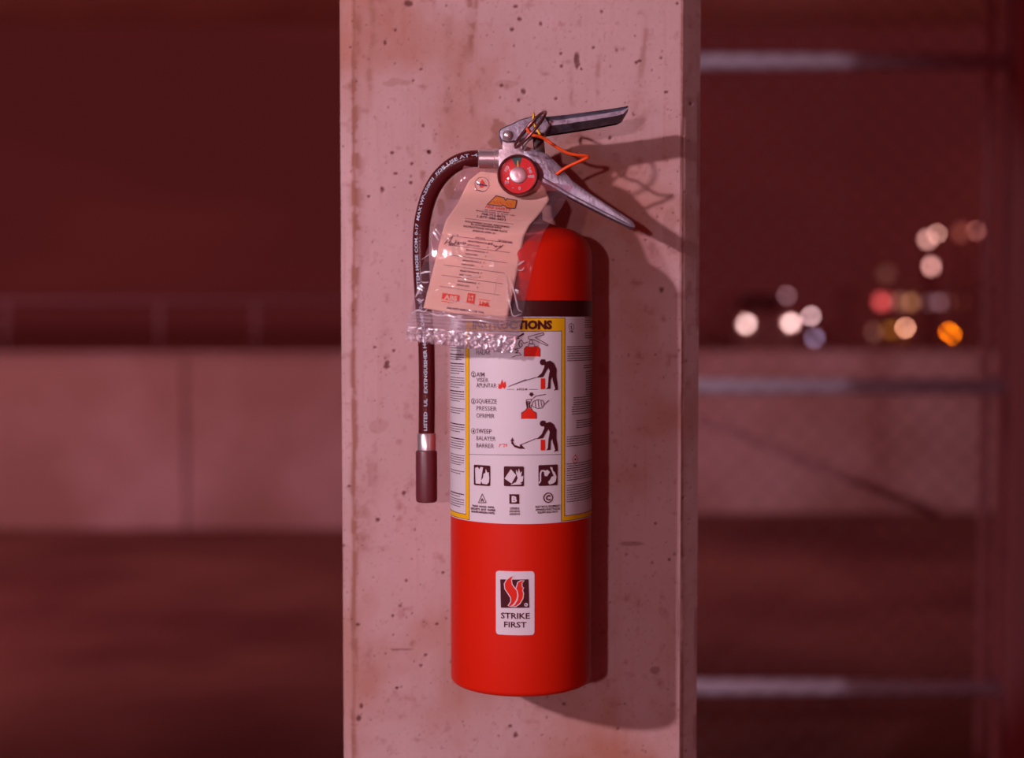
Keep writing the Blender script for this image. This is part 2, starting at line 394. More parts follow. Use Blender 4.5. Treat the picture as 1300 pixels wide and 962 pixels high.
# handrail on the left parapet
hr = thing('handrail', (-2.3, 8.3, 1.03), 'thin steel guard rail standing on top of the low concrete parapet at left', 'railing')
zr = P(200, 382, 8.3).z
bm = bmesh.new(); tube(bm, [(-9, 8.3, zr), (.3, 8.3, zr)], .016, 10); obj('rail', bm, M['hrail'], hr, 180)
for x in (-260, 8, 203, 325, 470):
    X = P(x, 415, 8.3).x; bm = bmesh.new(); tube(bm, [(X, 8.3, 1.03), (X, 8.3, zr)], .017, 10); obj('post', bm, M['hrail'], hr, 180)

# chain link fence
YC = 3.65
fx0, fx1 = .12, P(1273, 480, YC).x
fe = thing('chain_link_fence', (.7, YC, 0), 'galvanised chain link fence with three horizontal rails to the right of the pillar', 'fence')
for y in (78, 490, 872):
    z = P(980, y, YC).z; bm = bmesh.new(); tube(bm, [(fx0, YC, z), (fx1, YC, z)], .021, 14); obj('rail', bm, M['galv'], fe, 180)
bm = bmesh.new(); tube(bm, [P(870, 524, YC + .03), P(1190, 652, YC + .03)], .011, 10); obj('brace', bm, M['post'], fe, 180)
bm = bmesh.new(); box(bm, (fx1, YC - .06, 0), (fx1 + .16, YC + .06, 2.93), .008); obj('post', bm, M['post'], fe)
bm = bmesh.new(); box(bm, (fx0 - .05, YC - .03, 0), (fx0, YC + .03, 2.93), .008); obj('post', bm, M['post'], fe)
bm = bmesh.new(); tube(bm, [(fx1 - .045, YC, .1), (fx1 - .045, YC, 2.7)], .013, 8); obj('tension_bar', bm, M['post'], fe)
bm = bmesh.new(); pw = .0355; k = 0; x = fx0 + .01
while x < fx1 - .02:
    pts = []; z = .06; j = 0
    while z < 2.72:
        pts.append((x + (pw if (j + k) % 2 else 0) + (.0 if k % 2 else 0), YC - .024 + (.0016 if j % 2 else -.0016), z)); z += pw; j += 1
    tube(bm, pts, .0014, 4, False); x += pw; k += 1
o = obj('wire_mesh', bm, M['wire'], fe); o['kind'] = 'stuff'

# ================================================================== EXTINGUISHER
Y0 = 1.30; RB = .0648
X0 = P(661.5, 600, Y0).x
ZB = P(661.5, 886, Y0 - RB).z
ZT = 1.337
ex = thing('fire_extinguisher', (X0, Y0, ZB), 'red fire extinguisher with silver valve, black hose and white instruction label hanging on the pillar', 'fire extinguisher')
bm = bmesh.new()
prof = [(.050, .006), (.054, .001), (.057, .0)] + [(RB - .005 + .005 * math.sin(R_(a)), .005 - .005 * math.cos(R_(a))) for a in (15, 30, 45, 60, 75, 90)]
zs = ZT - ZB - .034; prof += [(RB, zs * k / 8) for k in range(1, 9)]
prof += [(RB - .030 + .030 * math.cos(R_(a)), zs + .026 * math.sin(R_(a))) for a in (9, 18, 27, 36, 45, 54, 63, 72, 81)]
prof += [(.030, zs + .0285), (.022, zs + .032), (.019, zs + .034)]
lathe(bm, prof, (X0, Y0, ZB), 'Z', 128); cyl = obj('cylinder', bm, M['red'], ex, 40)
def on(dr):
    return lambda s, z: Vector((X0 + (RB + dr) * math.sin(s / RB), Y0 - (RB + dr) * math.cos(s / RB), z))
def C(x, y):
    """(arc, height) on the cylinder of a point measured in the photo"""
    d = (P(x, y, 1) - CAM); ox, oy = CAM.x - X0, CAM.y - Y0
    a = d.x ** 2 + d.y ** 2; b = 2 * (d.x * ox + d.y * oy); c = ox * ox + oy * oy - RB ** 2; D = max(0, b * b - 4 * a * c)
    t = (-b - math.sqrt(D)) / (2 * a); p = CAM + d * t
    return (math.atan2(p.x - X0, Y0 - p.y) * RB, p.z)
PX = .000686
def Cs(pts): return [C(*p) for p in pts]
z4 = lambda x, y: (560 + x / 6.01, 380 + y / 6.01)
z5 = lambda x, y: (560 + x / 6.01, 520 + y / 6.01)
zi = lambda x, y: (590 + x / 10.4, 575 + y / 10.4)
zl_top = C(661, 402)[1]; zl_bot = C(661, 665)[1]; zb_top = C(661, 381)[1]
sL, sR = -.098, .098
pr = Print(); pr.rect(sL, zl_top, sR, zb_top); pr.build('black_band', M['band'], ex, on(.0003), .003)
pr = Print(); pr.rect(sL, zl_bot, sR, zl_top); lab = pr.build('instruction_label', M['paper'], ex, on(.0003), .003)
lab['label'] = 'white instruction label with yellow border'
# yellow frame
ye, bk = Print(), Print()
a, b = C(592, 500)[0], C(595.8, 500)[0]; c_, d_ = C(712.7, 500)[0], C(716.3, 500)[0]
hb, ht = C(661, 420)[1], C(661, 404)[1]; yb = C(595, 659)[1]; yt = C(595, 653.5)[1]
o_ = .0005
for p, g in ((bk, o_), (ye, 0)):
    p.rect(a - g, hb - g, d_ + g, ht + g); p.rect(a - g, yb - g, b + g, hb); p.rect(c_ - g, yb - g, d_ + g, hb)
    p.rect(sL, yb - g, a, yt + g); p.rect(d_, yb - g, sR, yt + g)
bk.build('border_outline', M['ink'], lab, on(.00042), .003); ye.build('border', M['yellow'], lab, on(.00055), .003)
ink, gi, ri, wi = Print(), Print(), Print(), Print()
def ctext(pr, t, x, y, h, wd, bold=0.):
    s0, z = C(x, y); s1 = C(x - wd / 2, y)[0]; s2 = C(x + wd / 2, y)[0]
    pr.text(t, s0 if abs(s1 + s2 - 2 * s0) < 1e-6 else (s1 + s2) / 2, z, h * PX, s2 - s1, bold)
ctext(ink, 'INSTRUCTIONS', 650.5, 412, 10.6, 100, .06)
for t, y in (('PULL', 426), ('TIRER', 434.5)): ctext(gi, t, 614, y, 6.4, 20)
ctext(gi, 'HALAR', 614, 446.8, 6.6, 18)
for n_, yy, ls in (('2', 475, ('AIM', 'VISER', 'APUNTAR')), ('3', 509, ('SQUEEZE', 'PRESSER', 'OPRIMIR')), ('4', 547, ('SWEEP', 'BALAYER', 'BARRER'))):
    s0, z = C(601.5, yy); ink.ring(s0, z, 3.5 * PX, .6 * PX); ink.text(n_, s0, z, 4.4 * PX, None, .03)
    dy = 7 if n_ == '2' else 9.2
    for k, t in enumerate(ls):
        wd = {'AIM': 10, 'VISER': 15, 'APUNTAR': 25, 'SQUEEZE': 25.5, 'PRESSER': 25.5, 'OPRIMIR': 22.5, 'SWEEP': 19, 'BALAYER': 24, 'BARRER': 22}[t]
        ctext(gi, t, 605.5 + wd / 2, yy + k * dy, 6, wd, .0 if k else .006)
def solo(pts, name, m, par, fn, step=.003):
    g = Print(); g.poly(pts); return g.build(name, m, par, fn, step)
class Solo:
    def __init__(s, name, m, par, fn, step): s.a = (name, m, par, fn, step)
    def poly(s, pts): solo(pts, *s.a)
    def rrect(s, x0, y0, x1, y1, r):
        g = Print(); g.rrect(x0, y0, x1, y1, r); n, m, par, fn, st = s.a; g.build(n, m, par, fn, st)
ri_s = Solo('red_pictogram', M['red_ink'], lab, on(.00062), .003)
hz_s = Solo('hazard_pictogram', M['ink'], lab, on(.0007), .003)
def figure(dy):
    z = lambda x, y: (560 + x / 6.01, 380 + y / 6.01 + dy)
    ink.disc(*C(*z(773, 479)), 3.9 * PX); ink.poly(Cs([z(*q) for q in [(756, 462), (790, 456), (798, 474), (760, 478)]]))
    ink.poly(Cs([z(*q) for q in [(785, 478), (830, 466), (858, 486), (878, 530), (876, 590), (885, 640), (888, 688), (856, 694), (868, 680), (850, 625),
                (846, 592), (834, 615), (832, 680), (798, 684), (812, 668), (816, 600), (826, 545), (818, 522), (800, 545), (776, 592), (724, 598), (745, 580), (766, 560), (785, 515)]]))
    ri_s.poly(Cs([z(*q) for q in [(758, 602), (792, 602), (792, 684), (758, 684)]]))
figure(0); figure(77.7)
gi.line(Cs([z4(725, 594), z4(620, 625)]), .9 * PX); gi.line(Cs([z4(650, 612), z4(515, 664)]), 1.6 * PX, .8 * PX)
ri_s.poly(Cs([z4(*q) for q in [(437, 678), (440, 640), (452, 650), (466, 606), (477, 640), (492, 622), (497, 660), (486, 682), (470, 668), (455, 684)]]))
gi.line(Cs([z4(503, 686), z4(560, 686)]), .6 * PX); gi.line(Cs([z4(672, 686), z4(735, 686)]), .6 * PX); ctext(ink, '6 FT/2 M', 662.5, 494, 2.6, 13, .02)
# 1: pulling the pin
ri_s.poly(Cs([z4(*q) for q in [(634, 435), (634, 376), (650, 360), (735, 360), (750, 376), (750, 435)]]))
def stroke(pts, wd=1.0, zz=z4, pr=ink): pr.line(Cs([zz(*q) for q in pts]), wd * PX)
stroke([(668, 302), (664, 284), (778, 253), (780, 268), (716, 290), (812, 346), (806, 354), (700, 306), (668, 302)], .8)
stroke([(633, 436), (633, 376), (650, 358), (665, 358), (665, 340), (710, 340), (712, 358), (737, 358), (752, 376), (752, 436)], .7)
ink.ring(*C(*z4(686, 324)), 2.4 * PX, .8 * PX)
ink.poly(Cs([z4(*q) for q in [(628, 254), (634, 266), (592, 290), (597, 300), (562, 306), (578, 276), (584, 282)]]))
stroke([(660, 325), (630, 335), (612, 308), (596, 320), (592, 345), (606, 368), (620, 350), (612, 330)], 1.0)
stroke([(540, 440), (575, 428), (610, 425), (600, 408), (565, 408), (592, 392), (560, 380), (600, 372)], .8)
# 3: squeezing
ri_s.poly(Cs([z4(*q) for q in [(614, 910), (614, 866), (640, 850), (655, 830), (682, 830), (696, 850), (724, 866), (724, 910)]]))
stroke([(613, 911), (613, 865), (640, 848), (655, 828), (648, 790), (650, 765), (690, 760)], .8)
stroke([(725, 911), (725, 865), (697, 848), (684, 828), (690, 800)], .8)
ink.poly(Cs([z4(*q) for q in [(676, 710), (700, 710), (700, 722), (710, 722), (688, 743), (666, 722), (676, 722)]]))
stroke([(650, 800), (680, 790), (690, 765), (720, 738), (795, 723)], .8); stroke([(690, 805), (705, 775), (735, 765), (775, 770), (785, 800), (770, 826), (735, 832), (700, 818), (690, 805)], .9)
stroke([(715, 775), (720, 820)], .8); stroke([(738, 768), (745, 826)], .8); stroke([(760, 772), (766, 820)], .8); stroke([(785, 800), (820, 768)], .8)
stroke([(655, 775), (660, 830)], 1.8); stroke([(670, 775), (675, 828)], 1.8)
# 4: sweeping
stroke([(725, 218), (600, 270)], .9, z5)
ink.poly(Cs([z5(*q) for q in [(545, 210), (558, 240), (548, 240), (562, 268), (600, 280), (608, 262), (642, 298), (600, 298), (560, 285), (535, 255), (538, 238), (528, 240)]]))
for q in ([(445, 285), (450, 262), (462, 268)], [(468, 262), (485, 262), (480, 285)], [(490, 265), (502, 262), (498, 280)]): stroke(q, .8, z5, ri)
gi.line(Cs([(596 + 4.15 * k, 576.5 + .8 * (1 - ((k - 14) / 14) ** 2)) for k in range(29)]), .55 * PX)
# hazard classes
for x0, y0_, x1, y1_ in ((602.2, 590.3, 623, 616.3), (639.8, 591.8, 665.2, 617.1), (683.3, 589.8, 707.4, 616.3)):
    p0, p1 = C(x0, (y0_ + y1_) / 2)[0], C(x1, (y0_ + y1_) / 2)[0]; zc = C((x0 + x1) / 2, y1_)[1], C((x0 + x1) / 2, y0_)[1]
    hz_s.rrect(p0, zc[0], p1, zc[1], 1.6 * PX)
for pts in ([(145, 195), (180, 182), (200, 215), (215, 182), (250, 188), (236, 260), (218, 405), (152, 400)],
            [(285, 205), (305, 260), (322, 250), (330, 320), (325, 385), (300, 412), (240, 402), (222, 365), (250, 320), (255, 272), (278, 262)],
            [(610, 212), (680, 290), (620, 400), (528, 335)],
            [(680, 215), (700, 262), (714, 200), (733, 262), (756, 236), (742, 310), (774, 300), (765, 370), (725, 398), (758, 396), (740, 415), (604, 420), (680, 380), (700, 330), (678, 262)],
            [(1040, 238), (1088, 220), (1120, 250), (1082, 306), (1050, 300)],
            [(1118, 182), (1150, 186), (1160, 235), (1182, 252), (1205, 312), (1195, 372), (1160, 400), (1112, 413), (1095, 380), (1120, 352), (1140, 312), (1168, 300), (1142, 232)]):
    wi.poly(Cs([zi(*q) for q in pts]))
wi.line(Cs([zi(*q) for q in [(978, 395), (996, 365), (996, 268), (1010, 234), (1045, 232)]]), 1.9 * PX)
ink.line(Cs([zi(*q) for q in [(237, 538), (187, 654), (290, 654), (237, 538)]]), .9 * PX); ctext(ink, 'A', 612.8, 634.5, 5, 5, .02)
x_, z_ = C(653, 633.2); ink.rect(x_ - 6.3 * PX, z_ - 6.2 * PX, x_ + 6.3 * PX, z_ + 6.2 * PX); wi.text('B', x_, z_, 7.6 * PX, 6.6 * PX, .05)
x_, z_ = C(695.6, 631.5); ink.ring(x_, z_, 6 * PX, 1.4 * PX); ink.text('C', x_, z_, 6.6 * PX, 6.4 * PX, .05)
for x, y, ls in ((614, 643, ('TRASH  WOOD  PAPER', 'DECHETS  BOIS  PAPIER', 'BASURA MADERA PAPEL')), (653.5, 645, ('LIQUIDS', 'LIQUIDES', 'LIQUIDOS')),
                 (695, 642.5, ('ELECTRICAL EQUIPMENT', 'APPAREILS ELECTRIQUES', 'EQUIPO ELECTRICO'))):
    for k, t in enumerate(ls): ctext(ink, t, x, y + 3.6 * k, 2.7, min(31, 1.5 * len(t) + 1), .03)
# small print of both side columns: lines too fine to read
rnd = random.Random(3)
def small(pr, s0, s1, y, h=1.1):
    x = s0; z = zl_top - (y - 402) * PX * 1.0
    while x < s1:
        wd = min(rnd.uniform(.0012, .0045), s1 - x); pr.rect(x, z, x + wd, z + h * PX); x += wd + .0006
sa, sb = -.0900, C(590.5, 520)[0]
for y0_, n_ in ((434, 5), (452, 3), (464, 5), (482, 5), (500, 5), (522, 3), (543, 4), (562, 5), (583, 5), (604, 2), (634, 2), (641, 4)):
    for k in range(n_):
        yy = y0_ + 3.1 * k; small(ink, sa, sb - (rnd.uniform(.002, .008) if k == n_ - 1 else rnd.uniform(0, .0012)), yy, .9 if (k or rnd.random() < .5) else 1.5)
sa, sb = C(719, 500)[0], .092
x_, z_ = C(724.5, 415); ink.ring(x_, z_, 4.3 * PX, .8 * PX); ink.text('UL', x_, z_, 4.2 * PX, 3.6 * PX, .03); small(ink, x_ - 3.5 * PX, x_ + 3.5 * PX, 422, 1.5)
for y0_, n_, ss in ((404, 5, .068), (424, 3, .068), (441, 7, sa), (466, 2, .066), (474, 12, .070), (507, 4, sa + .008), (519, 4, sa + .006), (537, 4, sa + .012), (557, 5, sa), (592, 8, sa), (620, 8, sa)):
    for k in range(n_):
        if y0_ + 3 * k < 650: small(ink, ss, sb - rnd.uniform(0, .003), y0_ + 3.0 * k, 1.0)
x_, z_ = C(729.6, 583); g = 6 * PX; ri.line([(x_, z_ + g), (x_ + g, z_), (x_, z_ - g), (x_ - g, z_), (x_, z_ + g)], .9 * PX); ink.rect(x_ - 1.6 * PX, z_ - 1 * PX, x_ + 1.6 * PX, z_ + PX)
ink.build('printed_text', M['ink'], lab, on(.0007), .003); gi.build('printed_text', M['grey_ink'], lab, on(.0007), .003)
o_r = ri.build('red_outlines', M['red_ink'], lab, on(.00062), .003); o_r['kind'] = 'stuff'; wi.build('white_print', M['white_ink'], lab, on(.0009), .003)
# maker's sticker
zs_ = lambda x, y: (625 + x / 10.68, 720 + y / 10.68)
st, si, sr, sw = Print(), Print(), Print(), Print()
p0, p1 = C(629.7, 765)[0], C(678.4, 765)[0]; st.rrect(p0, C(654, 806)[1], p1, C(654, 725)[1], 4 * PX)
sticker = st.build('sticker', M['paper'], ex, on(.0004), .003, 'white maker sticker with a red flame emblem')
si.poly(Cs([zs_(*q) for q in [(110, 160), (492, 160), (502, 545), (118, 545)]]))
ctext(si, 'STRIKE', 654.3, 781.3, 7.6, 36.5, .022); ctext(si, 'FIRST', 654.3, 792.5, 7.4, 28.5, .022)
f1 = [(318, 108), (250, 122), (195, 165), (165, 220), (172, 290), (212, 350), (250, 410), (252, 460), (215, 520), (250, 528), (290, 500), (330, 440), (345, 380), (335, 310), (300, 270), (270, 225), (262, 170), (280, 130)]
f2 = [(432, 178), (385, 178), (345, 200), (332, 250), (318, 285), (338, 318), (350, 380), (338, 440), (300, 505), (262, 530), (320, 530), (375, 490), (415, 420), (425, 350), (410, 310), (424, 275), (405, 262), (402, 215)]
def grow(p, g):
    cx = sum(q[0] for q in p) / len(p); o = []
    for i in range(len(p)):
        a, b = p[i - 1], p[(i + 1) % len(p)]; dx, dy = b[0] - a[0], b[1] - a[1]; l = math.hypot(dx, dy)
        o.append((p[i][0] - dy / l * g * SG, p[i][1] + dx / l * g * SG))
    return o
def area(p): return sum(p[i - 1][0] * p[i][1] - p[i][0] * p[i - 1][1] for i in range(len(p))) / 2
for p in (f1, f2):
    SG = -1 if area(p) > 0 else 1
    sw.poly(Cs([zs_(*q) for q in grow(p, 6)])); sr.poly(Cs([zs_(*q) for q in grow(p, -6)]))
x_, z_ = C(*zs_(457, 505)); sw.disc(x_, z_, 2.4 * PX)
si.build('printed_text', M['ink'], sticker, on(.0006), .003); sw.build('emblem_outline', M['white_ink'], sticker, on(.0008), .003); sr.build('emblem', M['red_ink'], sticker, on(.001), .003)
r_ = Print(); r_.text('R', x_, z_, 2.6 * PX, 2.2 * PX, .03); r_.build('printed_text', M['ink'], sticker, on(.001), .003)

# neck, valve
bm = bmesh.new(); ztop = ZT - ZB
lathe(bm, [(.0195, -.002), (.0195, .006), (.0165, .0075), (.0165, .022)], (X0, Y0, ZT), 'Z', 40); obj('neck_collar', bm, M['alu'], ex, 40)
bm = bmesh.new()
prism(bm, [(633, 190), (637.5, 189), (637.5, 172), (663, 176), (668, 186), (688, 193), (691, 210), (688, 245), (676, 262), (645, 262), (636, 244), (633, 214)], 1.285, 1.318, .0015, Ym=1.288)
valve = obj('valve_body', bm, M['alu'], ex, 40)
bm = bmesh.new(); prism(bm, [(676, 172), (690, 174), (692, 196), (678, 196)], 1.296, 1.31, .002); obj('valve_stem', bm, M['band'], ex, 40)
# upper lever: rounded channel
bm = bmesh.new()
prism(bm, [(633.5, 166), (637, 162.5), (648, 158), (660, 152), (675, 147.5), (692, 147), (700, 160), (692, 171), (678, 170), (668, 177), (655, 180.5), (644, 181.5), (636, 179), (633, 173)], 1.281, 1.319, .0028, 3, Ym=1.285)
secs = []
for x, yt_, yb_ in ((684, 147.5, 172), (697, 147.2, 169.3), (720, 144.8, 166), (745, 141.6, 162), (770, 138.2, 157.5), (785, 136.0, 154.6), (791, 135.2, 151.5), (797.5, 134.2, 141)):
    hw = .0155
    t, b_ = P(x, yt_, 1.286), P(x, yb_, 1.286); h = t.z - b_.z; X = t.x; secs.append([bm.verts.new((X, Y0 + yy, t.z - h * f)) for yy, f in
        ((-hw * .72, 0), (-hw, .05), (-hw * .80, .24), (-hw, .30), (-hw, .58), (-hw * .45, 1), (-hw * .35, 1), (-hw * .6, .55), (-hw * .55, .2), (hw * .55, .2), (hw * .6, .55), (hw * .35, 1), (hw * .45, 1), (hw, .58), (hw, .30), (hw * .80, .24), (hw, .05), (hw * .72, 0))])
for A, B in zip(secs, secs[1:]):
    for k in range(18): bm.faces.new((A[k], A[(k + 1) % 18], B[(k + 1) % 18], B[k]))
bm.faces.new(secs[0]); bm.faces.new(secs[-1][::-1])
lev = obj('lever', bm, M['lever'], ex, 28)
bm = bmesh.new(); c = P(644.3, 171.8, 1.279)
lathe(bm, [(.0048, .004), (.0048, 0), (.0042, -.0016), (.0028, -.0028), (.0010, -.0033)], c, 'Y', 28); obj('rivet', bm, M['bright'], lev, 60)
# carrying handle
bm = bmesh.new()
up = [(664, 191.5), (678, 189.5), (694, 195), (703, 203), (714, 214), (726, 229), (748, 244.5), (770, 259), (790, 272), (802, 280), (806.3, 285.5)]
lo = [(806, 289), (802.5, 289.3), (797, 285.5), (770, 272.5), (745, 259.5), (726, 249.5), (705, 236.5), (684, 224)]
prism(bm, up + lo + [(668, 214)], 1.283, 1.317, .0016, 2, Ym=1.285)
lip = [(684, 222), (705, 234.3), (726, 246.8), (745, 257), (770, 270), (797, 283.5), (803, 288.5), (797, 287.5), (770, 274.5), (745, 262), (726, 252.5), (705, 240), (684, 229)]
prism(bm, lip, 1.279, 1.285, .0012, 2, Ym=1.281)
hand = obj('carry_handle', bm, M['lever'], ex, 35)
# hose coupling
bm = bmesh.new(); c = P(607, 201.5, 1.30); L = P(640, 201.5, 1.30).x - c.x
lathe(bm, [(.0078, 0), (.0088, .001), (.0088, L * .62), (.0094, L * .64), (.0094, L)], c, 'X', 32); obj('hose_coupling', bm, M['bright'], ex, 40)
# gauge
gc = P(657.5, 222.3, 1.2625); GR = .0183
gau = bpy.data.objects.new('pressure_gauge', None)
bm = bmesh.new(); lathe(bm, [(.006, .0235), (.006, .0085), (GR * .80, .008), (GR * .96, .007), (GR, .005), (GR, -.001), (GR * .985, -.0026), (GR * .93, -.0034), (GR * .885, -.0026), (GR * .87, .0008)], gc, 'Y', 64)
gauge = obj('pressure_gauge', bm, M['darkm'], ex, 45); gauge['label'] = 'round pressure gauge with a red dial'
fy = gc.y + .0002
def gfn(d): return lambda x, z: Vector((gc.x + x, fy - d, gc.z + z))
g = Print(); g.disc(0, 0, GR * .87, 48); g.build('dial', M['gred'], gauge, gfn(.0002))
g = Print(); r0, r1 = GR * .42, GR * .87
v = [];
for k in range(9):
    a = R_(78 + 34 * k / 8 - 1); v.append((r1 * math.cos(a), r1 * math.sin(a)))
for k in range(9):
    a = R_(110 - 32 * k / 8); v.append((r0 * math.cos(a) * .6, r0 * math.sin(a)))
g.poly(v); g.build('green_zone', M['ggreen'], gauge, gfn(.0005))
g = Print(); g.poly([(-.0012, .3 * GR), (.0012, .3 * GR), (.0003, .70 * GR), (-.0006, .70 * GR)]); g.build('needle', M['needle'], gauge, gfn(.0012))
bm = bmesh.new(); lathe(bm, [(GR * .40, 0), (GR * .40, -.0012), (GR * .34, -.0016), (GR * .05, -.0012)], (gc.x + .0003, fy, gc.z), 'Y', 40); obj('hub', bm, M['bright'], gauge, 40)
g = Print()
for a, t in ((150, '100'), (212, '50'), (248, '-'), (277, '0'), (22, '240'), (-5, '400')):
    g.text(t, GR * .63 * math.cos(R_(a)), GR * .63 * math.sin(R_(a)), GR * .15, None, .03, ang=a - 90 if 0 < a < 180 else 0)
g.build('printed_text', M['white_ink'], gauge, gfn(.0006))
bm = bmesh.new(); lathe(bm, [(GR * .88, -.0020), (GR * .6, -.0030), (GR * .3, -.0035), (GR * .02, -.0037)], gc, 'Y', 40); obj('lens', bm, M['glass'], gauge, 180)

# hose
path = [P(609, 201.5, 1.30), P(598, 201.8, 1.299), P(585, 205, 1.299), P(571, 213, 1.301), P(557, 227, 1.305), P(546.5, 245, 1.31), P(539.5, 266, 1.315), P(535, 292, 1.32), P(534.3, 325, 1.322),
        P(536, 365, 1.323), P(539, 405, 1.324), P(541.3, 440, 1.325), P(542, 490, 1.325), P(541.6, 552, 1.325)]
HR = .0077
cen, HL = spline(path, .0008)
bm = bmesh.new(); tube(bm, cen, HR, 28, True, lambda i: HR + .00005 * math.sin(i * 2 * math.pi / 4)); hose = obj('hose', bm, M['hose'], ex, 180)
rev = cen[::-1]; seg = HL / (len(cen) - 1)
def hosefn(s, t):
    i = int(min(max(s / seg, 1), len(rev) - 2)); p = rev[i]; f = s / seg - i; tn = (rev[i + 1] - rev[i - 1]).normalized(); p = p + tn * f * seg
    nrm = Vector((0, -1, 0)); nrm = (nrm - tn * nrm.dot(tn)).normalized(); side = nrm.cross(tn) * -1   # towards the outside of the bend
    side = tn.cross(nrm) * -1 if side.length < .5 else side
    u = s / HL; th = (t / HR) + (.1 + .45 * min(1, max(0, (u - .25) / .4)) - .25 * max(0, (u - .8) / .2))
    return p + (nrm * math.cos(th) + SD * side * math.sin(th)) * (HR + .00045)
SD = 1
_i = len(rev) // 2; _t = (rev[_i + 1] - rev[_i - 1]).normalized(); _n = Vector((0, -1, 0)); _s = _n.cross(_t) * -1
if _s.x > 0: SD = -1      # text tops face the outside (left) of the hose
h = Print(); txt = 'LISTED   UL   EXTINGUISHER HOSE COMP  0-17  SYSTEM HOSE COM. 0-17  MAX WP-250PSI  FOR USE AT -4'
vs, fs = glyphs(txt, .02); x1 = max(v[0] for v in vs); hh = .0031 / .729
h.raw([(HL * .015 + v[0] / x1 * HL * .975, (v[1] - .36) * hh) for v in vs], fs); h.build('printed_text', M['hose_ink'], hose, hosefn)
c = P(541.5, 572, 1.325); zt = P(541.5, 549.5, 1.325).z
bm = bmesh.new(); lathe(bm, [(.0080, 0), (.0089, .001), (.0089, zt - c.z - .001), (.0082, zt - c.z)], c, 'Z', 36); obj('hose_ferrule', bm, M['bright'], ex, 40)
zt = c.z; c = P(541.5, 637, 1.325)
bm = bmesh.new(); H = zt - c.z; lathe(bm, [(.0055, .004), (.0085, 0), (.0097, .001), (.0101, .004), (.0101, H - .002), (.0096, H), (.006, H)], c, 'Z', 40); obj('nozzle', bm, M['nozzle'], ex, 40)
# pull pin
rc = P(673, 164.5, 1.262); ax1 = (P(691.5, 142, 1.262) - P(654, 187, 1.262)) / 2; mn = Vector((.20, -.965, -.165)).normalized(); ra = ax1.length
bm = bmesh.new(); pts = [rc + ax1 * math.cos(a) + mn * (ra * .82 * math.sin(a)) for a in [2 * math.pi * k / 48 for k in range(48)]]
loop_tube(bm, pts, .0014); pin = obj('pull_pin', bm, M['darkm'], ex, 180); pin['label'] = 'dark steel pull pin ring'
bm = bmesh.new(); tube(bm, [P(663, 189, 1.281), P(664, 186, 1.279), P(671, 176, 1.277), P(677, 168, 1.276)], .0014, 10); obj('pin_shaft', bm, M['bright'], pin, 180)

# things tied to the valve
def tie(name, m, pts, r, label):
    q, L = spline(pts, .0012); bm = bmesh.new(); tube(bm, q, r, 8); o = obj(name, bm, m, None, 180); return tag(o, label, 'seal')
o = tie('tamper_seal', M['seal'], [P(669, 163, 1.277), P(671.5, 167.5, 1.272), P(676, 171.5, 1.268), P(684, 173, 1.268), P(692, 176.5, 1.270), P(702, 183.5, 1.271), P(712, 190, 1.272), P(722, 194.6, 1.273), P(733, 196.8, 1.274), P(743, 197.6, 1.276), P(746.8, 198.9, 1.277),
        P(743, 201.5, 1.277), P(735, 205.2, 1.277), P(722, 211, 1.278), P(712, 217, 1.279), P(706.5, 221.3, 1.281)], .0014, 'thin orange-red plastic tamper seal looped from the pull pin to the carrying handle')
o = tie('cable_tie', M['tie'], [P(677.6, 157, 1.2795), P(681, 163, 1.2785), P(686, 171.5, 1.279), P(686.5, 174, 1.295), P(685, 172, 1.318), P(680, 158, 1.3225), P(677.5, 145.5, 1.318), P(677.5, 144, 1.30), P(677.5, 145.5, 1.281), P(677, 150, 1.2795), P(677.6, 157, 1.2795)], .0011, 'small yellow plastic tie around the pull pin ring and upper lever')
# bracket behind the bottle
br = thing('wall_bracket', (X0, YF, 1.36), 'grey metal wall hook behind the extinguisher valve', 'bracket')
bm = bmesh.new(); box(bm, (X0 - .016, YF - .0035, 1.285), (X0 + .016, YF + .0005, 1.385), .001); obj('plate', bm, M['darkm'], br)
bm = bmesh.new(); box(bm, (X0 - .007, 1.316, 1.366), (X0 + .007, YF - .003, 1.371), .001); box(bm, (X0 - .007, 1.317, 1.366), (X0 + .007, 1.3195, 1.380), .0008); obj('hook', bm, M['darkm'], br)

# ================================================================== INSPECTION TAG AND BAG
def sst(a, b, x): t = min(1, max(0, (x - a) / (b - a))); return t * t * (3 - 2 * t)
def tagY(x, y):
    d = 1.2770 - .042 * sst(240, 298, y) - .020 * sst(298, 450, y)
    return d + .0015 * math.sin((y - 215) / 17.) * sst(225, 260, y) + .003 * ((x - 610) / 60) ** 2 * sst(280, 320, y)
def tagfn(dr): return lambda x, y: P(x, y, tagY(x, y) - dr)
def grid_between(left, right, ys, nx, fn, bm, thick=None):
    """sheet between a left and a right outline given as (x, y) polylines with equal counts"""
    rows = []
    for l, r in zip(left, right): rows.append([bm.verts.new(fn(l[0] + (r[0] - l[0]) * k / nx, l[1] + (r[1] - l[1]) * k / nx)) for k in range(nx + 1)])
    for A, B in zip(rows, rows[1:]):
        for k in range(nx): bm.faces.new((A[k], A[k + 1], B[k + 1], B[k]))
def dens(p, n):
    L = [0]
    for a, b in zip(p, p[1:]): L.append(L[-1] + math.hypot(b[0] - a[0], b[1] - a[1]))
    o = []; j = 0
    for k in range(n + 1):
        s = L[-1] * k / n
        while j < len(L) - 2 and L[j + 1] < s: j += 1
        t = (s - L[j]) / (L[j + 1] - L[j]); o.append((p[j][0] + (p[j + 1][0] - p[j][0]) * t, p[j][1] + (p[j + 1][1] - p[j][1]) * t))
    return o
it = thing('inspection_tag', P(655, 235, 1.2745), 'buff card inspection tag with printed service rows inside the clear bag', 'tag')
bm = bmesh.new()
